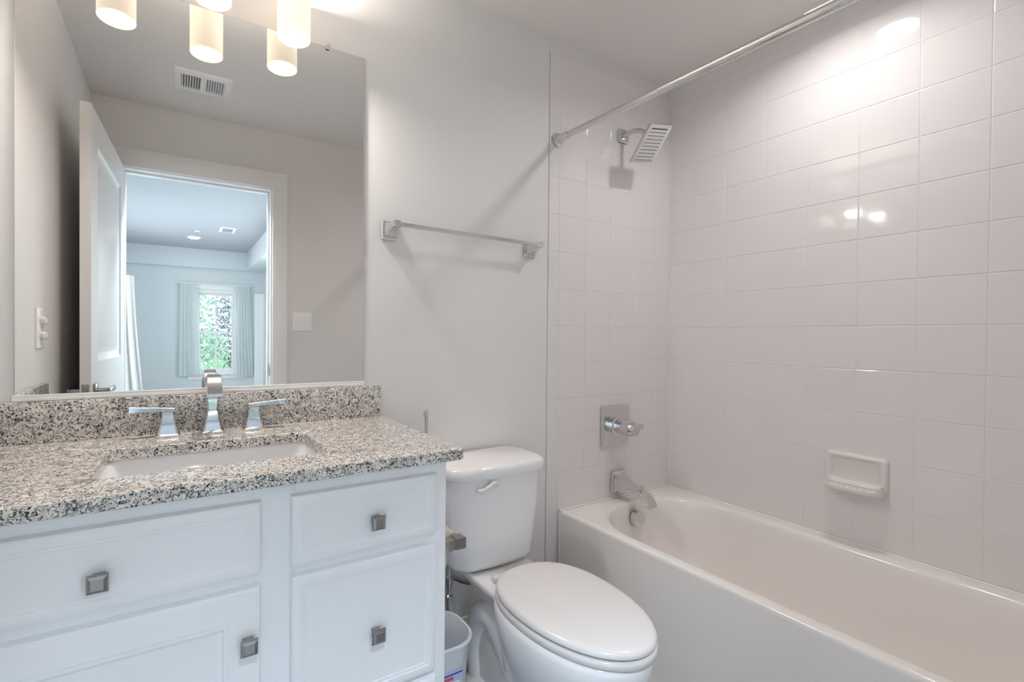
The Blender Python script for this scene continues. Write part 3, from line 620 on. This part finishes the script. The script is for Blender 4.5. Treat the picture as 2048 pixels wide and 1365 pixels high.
# paper holder on the vanity side
t = thing('toilet_paper_holder', 'brushed nickel toilet paper holder fixed to the vanity side', 'paper holder', (VX1, -0.38, 0.645))
for y in (-0.450, -0.300):
    mb = MB(); q = lambda x, h, zz=0.652, hz=None: [Vector((x, y+a, zz+b_)) for a, b_ in ((-h, -(hz or h)), (h, -(hz or h)), (h, hz or h), (-h, hz or h))]
    mb.loft([q(VX1+0.0003, 0.024), q(VX1+0.004, 0.024), q(VX1+0.007, 0.020), q(VX1+0.022, 0.0155, 0.655), q(VX1+0.040, 0.0125, 0.659), q(VX1+0.052, 0.0118, 0.660), q(VX1+0.0525, 0.0135, 0.660), q(VX1+0.080, 0.0135, 0.660), q(VX1+0.082, 0.012, 0.660)]); mb.build('post', 'nickel', t, 20)
mb = MB(); mb.tube([(VX1+0.066, -0.4365, 0.660), (VX1+0.066, -0.3135, 0.660)], 0.0065, 14); mb.build('roller', 'nickel', t)
mb = MB(); n = 28; ro = 0.0185; ri = 0.0115
mb.loft([[Vector((VX1+0.066+r_*math.cos(2*math.pi*k/n), y, 0.6545+r_*math.sin(2*math.pi*k/n))) for k in range(n)] for r_, y in ((ro, -0.425), (ro, -0.325), (ri, -0.325), (ri, -0.425))], False, False, True)
mb.box(VX1+0.0470, VX1+0.0477, -0.425, -0.325, 0.590, 0.655)
tag(mb.build('toilet_paper', 'paper', None, 40), 'nearly used up roll of toilet paper on the nickel holder', 'toilet paper')

# slim freestanding chrome pole between vanity and toilet tank
t = thing('toilet_brush_stand', 'slim chrome pole with hooked tip standing behind the countertop corner', 'stand', (0.712, -0.095, 0))
mb = MB(); mb.lathe([(0.042, 0), (0.042, 0.006), (0.038, 0.010), (0.008, 0.014)], (0.712, -0.095, 0), 'Z', 28); mb.build('base', 'chrome', t)
mb = MB(); mb.tube([(0.712, -0.095, 0.012), (0.711, -0.095, 0.60), (0.709, -0.095, 0.917)], 0.0052, 14); mb.build('pole', 'chrome', t)
mb = MB(); mb.tube([(0.712, -0.091, 0.9235), (0.709, -0.095, 0.9265), (0.702, -0.104, 0.9255), (0.696, -0.112, 0.924)], [0.006, 0.0075, 0.0075, 0.0072], 14); mb.build('hooked_tip', 'chrome', t)

# waste bin
t = thing('waste_bin', 'small white plastic waste bin on the floor between vanity and toilet', 'bin', (0.672, -0.235, 0))
mb = MB(); q = lambda hx_, hy_, z, r=0.072: rrect(0.670, -0.236, hx_, hy_, r, z, 8, 4)
BH = 0.300
mb.loft([q(0.074, 0.070, 0.0), q(0.076, 0.072, 0.004), q(0.096, 0.089, BH-0.012), q(0.097, 0.090, BH-0.010), q(0.101, 0.094, BH-0.009), q(0.1015, 0.0945, BH-0.003), q(0.099, 0.092, BH), q(0.095, 0.088, BH-0.001), q(0.0935, 0.0865, BH-0.012), q(0.073, 0.069, 0.006)], True, True)
mb.build('bin_body', 'bin', t, 40)
lb = MB()
def face_pt(u, v, d):   # on the front wall of the bin (tapered)
    return Vector((0.670+u, -0.236-sm(0.0715, 0.0895, v/BH)-d, v))
def patch(name, u0, u1, v0, v1, mat, d, parent): 
    return MB().loft([[face_pt(a, b_, e) for a, b_ in ((u0, v0), (u1, v0), (u1, v1), (u0, v1))] for e in (d-0.0004, d)]).build(name, mat, parent)
pb = patch('label', -0.030, 0.042, 0.138, 0.230, 'lilac', 0.0009, t); lab(pb, 'blue and lilac product sticker with a bar code')
patch('label_border', -0.030, -0.024, 0.130, 0.222, 'blue', 0.0014, pb); patch('label_border', -0.024, 0.042, 0.217, 0.222, 'blue', 0.0014, pb)
patch('label_badge', -0.020, 0.012, 0.203, 0.213, 'red', 0.0014, pb); patch('label_picture', -0.016, 0.034, 0.160, 0.196, 'white', 0.0014, pb)
bc = MB()
for k in range(11): bc.loft([[face_pt(a, b_, e) for a, b_ in ((-0.005+k*0.0034, 0.134), (-0.005+k*0.0034+(0.0018 if k % 3 else 0.0009), 0.134), (-0.005+k*0.0034+(0.0018 if k % 3 else 0.0009), 0.152), (-0.005+k*0.0034, 0.152))] for e in (0.0011, 0.0016)])
bc.build('bar_code', 'blue', pb)

# ------------------------------------------------------------------ ceiling fittings, switch, outlet
t = thing('recessed_light', 'round recessed light in the ceiling above the bathtub', 'ceiling light', (1.738, -0.72, CZ))
mb = MB(); lx, ly = 1.738, -0.72
mb.lathe([(0.090, CZ-0.0002), (0.090, CZ-0.004), (0.086, CZ-0.006), (0.058, CZ-0.0035), (0.054, CZ-0.0002)], (lx, ly, 0), 'Z', 40)
for f in [f for f in mb.bm.faces if len(f.verts) > 8]: mb.bm.faces.remove(f)
mb.build('trim_ring', 'white', t)
MB().lathe([(0, CZ-0.0025), (0.054, CZ-0.0020), (0.055, CZ-0.0003)], (lx, ly, 0), 'Z', 40).build('lens', 'lens', t)
lamp('shower_light', 'AREA', (lx, ly, CZ-0.008), SHOWER_W, (1.0, 0.97, 0.955), 0.106, spread=R(152))

t = thing('ceiling_vent', 'white louvered air register on the bathroom ceiling, seen in the mirror', 'vent', (0.108, -1.117, CZ))
vx0, vx1, vy0, vy1 = -0.016, 0.232, -1.225, -1.010
mb = MB(); q = lambda i, z: [Vector((x, y, z)) for x, y in ((vx0+i, vy0+i), (vx1-i, vy0+i), (vx1-i, vy1-i), (vx0+i, vy1-i))]
qi = [(vx0+0.030, vy0+0.043), (vx1-0.030, vy0+0.043), (vx1-0.030, vy1-0.043), (vx0+0.030, vy1-0.043)]
mb.loft([q(0, CZ-0.0003), q(0.002, CZ-0.003), q(0.012, CZ-0.0075), [Vector((x, y, CZ-0.0075)) for x, y in qi], [Vector((x, y, CZ-0.002)) for x, y in qi]], False, False)
mb.box((vx0+vx1)/2-0.010, (vx0+vx1)/2+0.010, vy0+0.043, vy1-0.043, CZ-0.0085, CZ-0.003)
mb.build('frame', 'white', t, 25)
MB().box(vx0+0.028, vx1-0.028, vy0+0.050, vy1-0.050, CZ-0.0012, CZ-0.0003).build('duct_opening', 'dark', t)
for half in (0, 1):
    for k in range(8):
        x = (vx0+0.035+k*0.0112) if half == 0 else (vx1-0.035-k*0.0112); s_ = 1 if half == 0 else -1
        mb = MB(); mb.loft([[Vector((x+s_*0.0035+a, y, CZ-0.0015)), Vector((x+s_*0.0035+a+0.0012, y, CZ-0.0015)), Vector((x-s_*0.003+a+0.0012, y, CZ-0.0082)), Vector((x-s_*0.003+a, y, CZ-0.0082))] for y, a in ((vy0+0.043, 0), (vy1-0.043, 0))]); mb.build('louver', 'white', t)

t = thing('light_switch', 'white double rocker switch plate on the wall beside the door casing', 'light switch', (0.675, YD, 1.258))
def plate_box(cx, cz, hw_, hh_, y, s_=1):
    mb = MB(); q = lambda i, d: [Vector((cx+a*(hw_-i), y+s_*d, cz+b_*(hh_-i))) for a, b_ in ((-1, -1), (1, -1), (1, 1), (-1, 1))]
    return mb.loft([q(0, 0.0003), q(0, 0.002), q(0.003, 0.0055), q(0.006, 0.0062)])
plate_box(0.675, 1.258, 0.059, 0.058, YD).build('plate', 'white', t, 25)
for x in (0.652, 0.698):
    mb = MB(); mb.loft([[Vector((x+a, YD+d, z)) for a, z in ((-0.0165, 1.225), (0.0165, 1.225), (0.0165, 1.291), (-0.0165, 1.291))] for d in (0.004, 0.0066)]); ro = mb.build('rocker_frame', 'trim', t)
    mb = MB(); mb.loft([[Vector((x+a, YD+0.0062, z)) for a, z in ((-0.0145, 1.228), (0.0145, 1.228), (0.0145, 1.288), (-0.0145, 1.288))], [Vector((x-0.0145, YD+0.0105, 1.229)), Vector((x+0.0145, YD+0.0105, 1.229)), Vector((x+0.0145, YD+0.0072, 1.288)), Vector((x-0.0145, YD+0.0072, 1.288))]]); mb.build('rocker', 'white', ro)
MB().lathe([(0.0018, 0.006), (0.0018, 0.0068)], (0.698, YD, 1.213), 'Y', 10).build('screw', 'dark', t)

t = thing('wall_outlet', 'white outlet plate with two clear safety covers on the left wall by the mirror', 'outlet', (XL, -0.50, 1.19))
oy, oz = -0.50, 1.190
mb = MB(); q = lambda i, d: [Vector((XL+d, oy+a*(0.042-i), oz+b_*(0.066-i))) for a, b_ in ((-1, -1), (1, -1), (1, 1), (-1, 1))]
mb.loft([q(0, 0.0003), q(0, 0.002), q(0.003, 0.0055), q(0.006, 0.0062)]); mb.build('plate', 'white', t, 25)
for dz in (0.024, -0.024):
    mb = MB(); ring = lambda s_, d: [Vector((XL+d, oy+p.x, oz+dz+p.y)) for p in rrect(0, 0, 0.0165*s_, 0.0135*s_, 0.009*s_, 0, 6, 3)]
    mb.loft([ring(1, 0.0055), ring(1, 0.008), ring(0.9, 0.0088)]); rc = mb.build('receptacle', 'white', t)
    mb = MB(); mb.loft([ring(1.02, 0.0090), ring(1.02, 0.012), ring(0.9, 0.018), ring(0.55, 0.022), ring(0.35, 0.0225)]); mb.build('safety_cover', 'clear', rc)

# ------------------------------------------------------------------ bedroom beyond the doorway (seen in the mirror)
BX0, BX1, BY0, BY1 = -0.72, 1.15, YD-0.115, -6.14
slab('floor', 'carpet', BX0-T, BX1+T, BY1-T, YD-0.06, -0.10, 0)
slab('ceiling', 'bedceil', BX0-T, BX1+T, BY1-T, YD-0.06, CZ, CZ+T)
WX0, WX1, WZ0, WZ1 = 0.235, 0.765, 0.610, 1.835
wf = MB(); wf.box(BX0-T, WX0, BY1-T, BY1, 0, CZ); wf.box(WX1, BX1+T, BY1-T, BY1, 0, CZ); wf.box(WX0, WX1, BY1-T, BY1, 0, WZ0); wf.box(WX0, WX1, BY1-T, BY1, WZ1, CZ)
struct(wf.build('wall_far', 'bedpaint'))
SW = (-5.05, -3.45, 0.55, 2.05)  # unseen west opening beside the drape, added for its daylight lamp
wl = MB(); wl.box(BX0-T, BX0, BY1, SW[0], 0, CZ); wl.box(BX0-T, BX0, SW[1], BY0, 0, CZ); wl.box(BX0-T, BX0, SW[0], SW[1], 0, SW[2]); wl.box(BX0-T, BX0, SW[0], SW[1], SW[3], CZ)
struct(wl.build('wall_west', 'bedpaint'))
we = MB(); EW = (-4.60, -2.80, 0.45, 2.05)  # unseen east opening, added so the fill lamp reaches the vanity
we.box(BX1, BX1+T, BY1, EW[0], 0, CZ); we.box(BX1, BX1+T, EW[1], BY0, 0, CZ); we.box(BX1, BX1+T, EW[0], EW[1], 0, EW[2]); we.box(BX1, BX1+T, EW[0], EW[1], EW[3], CZ)
struct(we.build('wall_east', 'bedpaint'))
mb = MB(); mb.box(BX0, 0.905, BY1, -6.02, 2.128, CZ); struct(mb.build('trim_4', 'bedpaint'))
mb = MB(); mb.box(0.905, BX1, BY1, BY0-0.001, 2.128, CZ); struct(mb.build('trim_5', 'bedpaint'))
mb = MB(); mb.box(BX0, -0.385-T, BY0, BY0+0.115, 0, CZ); struct(mb.build('wall_corner', 'bedpaint'))
mb = MB(); mb.box(1.02, BX1, BY1, BY1+0.055, 0, 1.80); struct(mb.build('trim_6', 'trim'))
# double-hung window
w = bpy.data.objects.new('window_1', None); COL.objects.link(w); w.location = ((WX0+WX1)/2, BY1, WZ0); struct(w)
mb = MB(); fy0, fy1 = BY1-0.085, BY1-0.02
f_ = 0.028
mb.box(WX0, WX0+f_, fy0, fy1, WZ0, WZ1); mb.box(WX1-f_, WX1, fy0, fy1, WZ0, WZ1); mb.box(WX0+f_, WX1-f_, fy0, fy1, WZ1-0.055, WZ1); mb.box(WX0+f_, WX1-f_, fy0, fy1, WZ0, WZ0+0.03)
mb.build('window_frame', 'trim', w)
zm = 1.205
for z0, z1, y in ((WZ0+0.03, zm+0.016, BY1-0.048), (zm-0.016, WZ1-0.055, BY1-0.070)):
    mb = MB(); a0, a1 = WX0+f_, WX1-f_; s_ = 0.026
    mb.box(a0, a0+s_, y-0.011, y+0.011, z0, z1, 0.002); mb.box(a1-s_, a1, y-0.011, y+0.011, z0, z1, 0.002); mb.box(a0+s_, a1-s_, y-0.011, y+0.011, z0, z0+0.032, 0.002); mb.box(a0+s_, a1-s_, y-0.011, y+0.011, z1-0.032, z1, 0.002)
    mb.box((a0+a1)/2-0.008, (a0+a1)/2+0.008, y-0.008, y+0.008, z0+0.032, z1-0.032)
    so = mb.build('sash', 'trim', w)
    MB().box(a0+s_-0.004, a1-s_+0.004, y-0.002, y+0.002, z0+0.028, z1-0.028).build('pane', 'glass', so)
mb = MB(); cw = 0.065
mb.box(WX0-cw, WX0, BY1, BY1+0.016, WZ0, WZ1+cw, 0.002); mb.box(WX1, WX1+cw, BY1, BY1+0.016, WZ0, WZ1+cw, 0.002); mb.box(WX0, WX1, BY1, BY1+0.016, WZ1, WZ1+cw, 0.002); mb.build('window_casing', 'trim', w)
mb = MB(); mb.box(0.115, 0.935, BY1, BY1+0.045, WZ0-0.026, WZ0, 0.003); mb.box(0.135, 0.915, BY1, BY1+0.014, WZ0-0.085, WZ0-0.026, 0.002); mb.build('window_sill', 'trim', w)

def curtain(name, xt0, xt1, xb0, xb1, zt, zb, y, mat, folds, amp, th=0.003):
    mb = MB(); NX, NZ = folds*10, 24; grid = []
    for layer in (0, 1):
        g = []
        for j in range(NZ+1):
            v = j/NZ; row = []
            for i in range(NX+1):
                u = i/NX; x = sm(sm(xt0, xt1, u), sm(xb0, xb1, u), v**1.5); z = sm(zt, zb, v)
                a = amp*(0.45+0.55*v)
                row.append(mb.bm.verts.new((x, y+a*math.sin(u*folds*2*math.pi+0.5*math.sin(v*3))+0.3*a*math.sin(u*folds*4.3*math.pi+1)+layer*th, z)))
            g.append(row)
        grid.append(g)
    bm = mb.bm
    for L_ in (0, 1):
        for j in range(NZ):
            for i in range(NX):
                q_ = (grid[L_][j][i], grid[L_][j][i+1], grid[L_][j+1][i+1], grid[L_][j+1][i]); bm.faces.new(q_ if L_ else q_[::-1])
    for j in range(NZ):
        for i in (0, NX): bm.faces.new((grid[0][j][i], grid[0][j+1][i], grid[1][j+1][i], grid[1][j][i]))
    for i in range(NX):
        for j in (0, NZ): bm.faces.new((grid[0][j][i], grid[1][j][i], grid[1][j][i+1], grid[0][j][i+1]))
    return mb.build(name, mat, None, 80)
tag(curtain('sheer_curtain', 0.035, 0.255, 0.022, 0.315, 1.905, 0.585, BY1+0.065, 'sheer', 5, 0.011), 'white sheer curtain on the side of the bedroom window nearest the dark-folded drape', 'curtain', 'sheer curtains at the bedroom window')
tag(curtain('sheer_curtain', 0.748, 0.945, 0.745, 1.000, 1.905, 0.560, BY1+0.065, 'sheer', 5, 0.011), 'white sheer curtain on the side of the bedroom window nearest the room corner', 'curtain', 'sheer curtains at the bedroom window')
t = thing('curtain_rod', 'thin white curtain rod across the top of the bedroom window', 'curtain rod', (0.49, BY1, 1.895))
mb = MB(); mb.tube([(0.01, BY1+0.0665, 1.905), (0.97, BY1+0.0665, 1.905)], 0.006, 12); mb.build('rod', 'white', t)
for x in (0.02, 0.96):
    mb = MB(); mb.box(x-0.008, x+0.008, BY1+0.0005, BY1+0.070, 1.896, 1.912, 0.001); mb.build('bracket', 'white', t)
tag(curtain('drape', -0.712, -0.448, -0.712, -0.305, 1.87, 0.02, -5.20, 'drape', 4, 0.045), 'greyish folded drape flaring at the left edge of the mirrored doorway', 'curtain')

t = thing('recessed_light', 'small lit recessed light in the bedroom ceiling, seen through the mirrored doorway', 'ceiling light', (0.182, -5.16, CZ))
mb = MB(); mb.lathe([(0.080, CZ-0.0002), (0.080, CZ-0.004), (0.062, CZ-0.004), (0.060, CZ-0.0003)], (0.182, -5.16, 0), 'Z', 32); mb.build('trim_ring', 'white', t)
MB().lathe([(0, CZ-0.006), (0.060, CZ-0.0055), (0.061, CZ-0.0041)], (0.182, -5.16, 0), 'Z', 32).build('lens', 'bedlens', t)
lamp('bedroom_downlight', 'AREA', (0.182, -5.16, CZ-0.012), BED_W, (1.0, 0.97, 0.92), 0.11)
t = thing('recessed_light', 'unseen round recessed light added to the bedroom ceiling outside the doorway to brighten the vanity', 'ceiling light', (0.12, -1.86, CZ))  # added fitting, unseen; gives the doorway fill lamp a body
mb = MB(); mb.lathe([(0.110, CZ-0.0002), (0.110, CZ-0.004), (0.087, CZ-0.004), (0.085, CZ-0.0003)], (0.12, -1.86, 0), 'Z', 32); mb.build('trim_ring', 'white', t)
MB().lathe([(0, CZ-0.006), (0.085, CZ-0.0055), (0.086, CZ-0.0041)], (0.12, -1.86, 0), 'Z', 32).build('lens', 'bedlens', t)
lamp('doorway_vanity_fill', 'AREA', (0.12, -1.86, CZ-0.012), 27, (0.70, 0.85, 1.0), 0.16, spread=R(140))  # added cool fill aimed through the doorway at the vanity front
t = thing('fire_sprinkler', 'small pendant fire sprinkler on the bedroom ceiling beside the recessed light', 'sprinkler', (0.205, -4.76, CZ))
mb = MB(); mb.lathe([(0.030, CZ-0.0002), (0.028, CZ-0.006), (0.012, CZ-0.010)], (0.205, -4.76, 0), 'Z', 20); mb.build('escutcheon', 'white', t)
mb = MB(); mb.tube([(0.205, -4.76, CZ-0.008), (0.205, -4.76, CZ-0.035)], 0.009, 10); mb.tube([(0.194, -4.76, CZ-0.03), (0.199, -4.76, CZ-0.055)], 0.0025, 8); mb.tube([(0.216, -4.76, CZ-0.03), (0.211, -4.76, CZ-0.055)], 0.0025, 8); mb.lathe([(0.0, CZ-0.059), (0.014, CZ-0.058), (0.014, CZ-0.055), (0, CZ-0.054)], (0.205, -4.76, 0), 'Z', 16); mb.build('spray_head', 'chrome', t)
t = thing('ceiling_vent', 'small rectangular grille on the bedroom ceiling, seen through the mirrored doorway', 'vent', (0.508, -4.50, CZ))
mb = MB(); x0, x1, y0, y1 = 0.425, 0.590, -4.635, -4.365
def hole(i, z): return [Vector((x, y, z)) for x, y in ((x0+i, y0+i), (x1-i, y0+i), (x1-i, y1-i), (x0+i, y1-i))]
mb.loft([hole(0, CZ-0.0003), hole(0.002, CZ-0.006), hole(0.028, CZ-0.009), hole(0.028, CZ-0.002)], False, False); mb.build('frame', 'white', t, 25)
mb = MB(); mb.box(x0+0.027, x1-0.027, y0+0.027, y1-0.027, CZ-0.003, CZ-0.0003)
for k in range(9): yy = y0+0.04+k*0.0235; mb.box(x0+0.028, x1-0.028, yy, yy+0.006, CZ-0.008, CZ-0.003)
mb.build('grille', pbr('grille_grey', (0.42, 0.44, 0.46), 0.5), t)

# ------------------------------------------------------------------ garden outside the bedroom window
struct(MB().box(-12, 14, -30, BY1-T-0.02, -0.25, -0.15).build('ground', 'lawn'))
rnd = random.Random(4)
def foliage(root, name, mat, blobs, n, size):
    mb = MB()
    for c, rr in blobs:
        for k in range(n):
            while True:
                d = Vector((rnd.uniform(-1, 1), rnd.uniform(-1, 1), rnd.uniform(-1, 1)))
                if 0.2 < d.length < 1: break
            p = Vector(c)+Vector((d.x*rr[0], d.y*rr[1], d.z*rr[2])); s_ = size*rnd.uniform(0.6, 1.3)
            a = Vector((rnd.uniform(-1, 1), rnd.uniform(-1, 1), rnd.uniform(-1, 1))).normalized(); b_ = a.orthogonal().normalized()
            vs_ = [mb.bm.verts.new(p+q_) for q_ in (a*s_, b_*s_*0.4, -a*s_, -b_*s_*0.4)]; mb.bm.faces.new(vs_)
    return mb.build(name, mat, root)
t = thing('evergreen_tree', 'dark bluish tree outside the bedroom window, to the right of the pale one', 'tree', (1.15, -10.2, -0.15))
foliage(t, 'foliage', 'leafdark', [((1.15, -10.2, 2.6), (0.75, 0.7, 0.55)), ((1.25, -10.2, 1.8), (0.75, 0.6, 0.6)), ((0.5, -10.3, 2.9), (0.5, 0.5, 0.2)), ((1.1, -10.2, 1.0), (0.7, 0.6, 0.6)), ((0.6, -10.4, 0.6), (0.6, 0.5, 0.5))], 750, 0.065)
mb = MB(); mb.tube([(1.15, -10.2, -0.16), (1.18, -10.2, 1.2), (1.15, -10.2, 2.9)], [0.11, 0.08, 0.03], 10); mb.build('trunk', 'bark', t)
t = thing('garden_tree', 'pale green loose tree outside the bedroom window, beside the dark one', 'tree', (0.22, -8.75, -0.15))
foliage(t, 'foliage', 'leaf', [((0.22, -8.75, 1.75), (0.42, 0.4, 0.4)), ((0.15, -8.75, 1.2), (0.5, 0.4, 0.4)), ((0.45, -8.85, 0.85), (0.5, 0.4, 0.45))], 520, 0.055)
mb = MB(); mb.tube([(0.22, -8.75, -0.16), (0.2, -8.75, 1.0), (0.22, -8.75, 1.8)], [0.06, 0.04, 0.015], 10); mb.build('trunk', 'bark', t)
t = thing('garden_shrub', 'low bright green shrub at the bottom of the bedroom window view', 'shrub', (0.5, -7.75, -0.15))
foliage(t, 'foliage', 'leafbright', [((0.35, -7.75, 0.3), (0.42, 0.35, 0.42)), ((0.80, -7.75, 0.22), (0.42, 0.35, 0.40)), ((0.60, -7.85, 0.48), (0.25, 0.3, 0.25))], 420, 0.05)
mb = MB()
for dx in (-0.1, 0.05, 0.2): mb.tube([(0.5+dx*0.3, -7.75, -0.16), (0.5+dx, -7.75, 0.3)], [0.02, 0.01], 8)
mb.build('stems', 'bark', t)
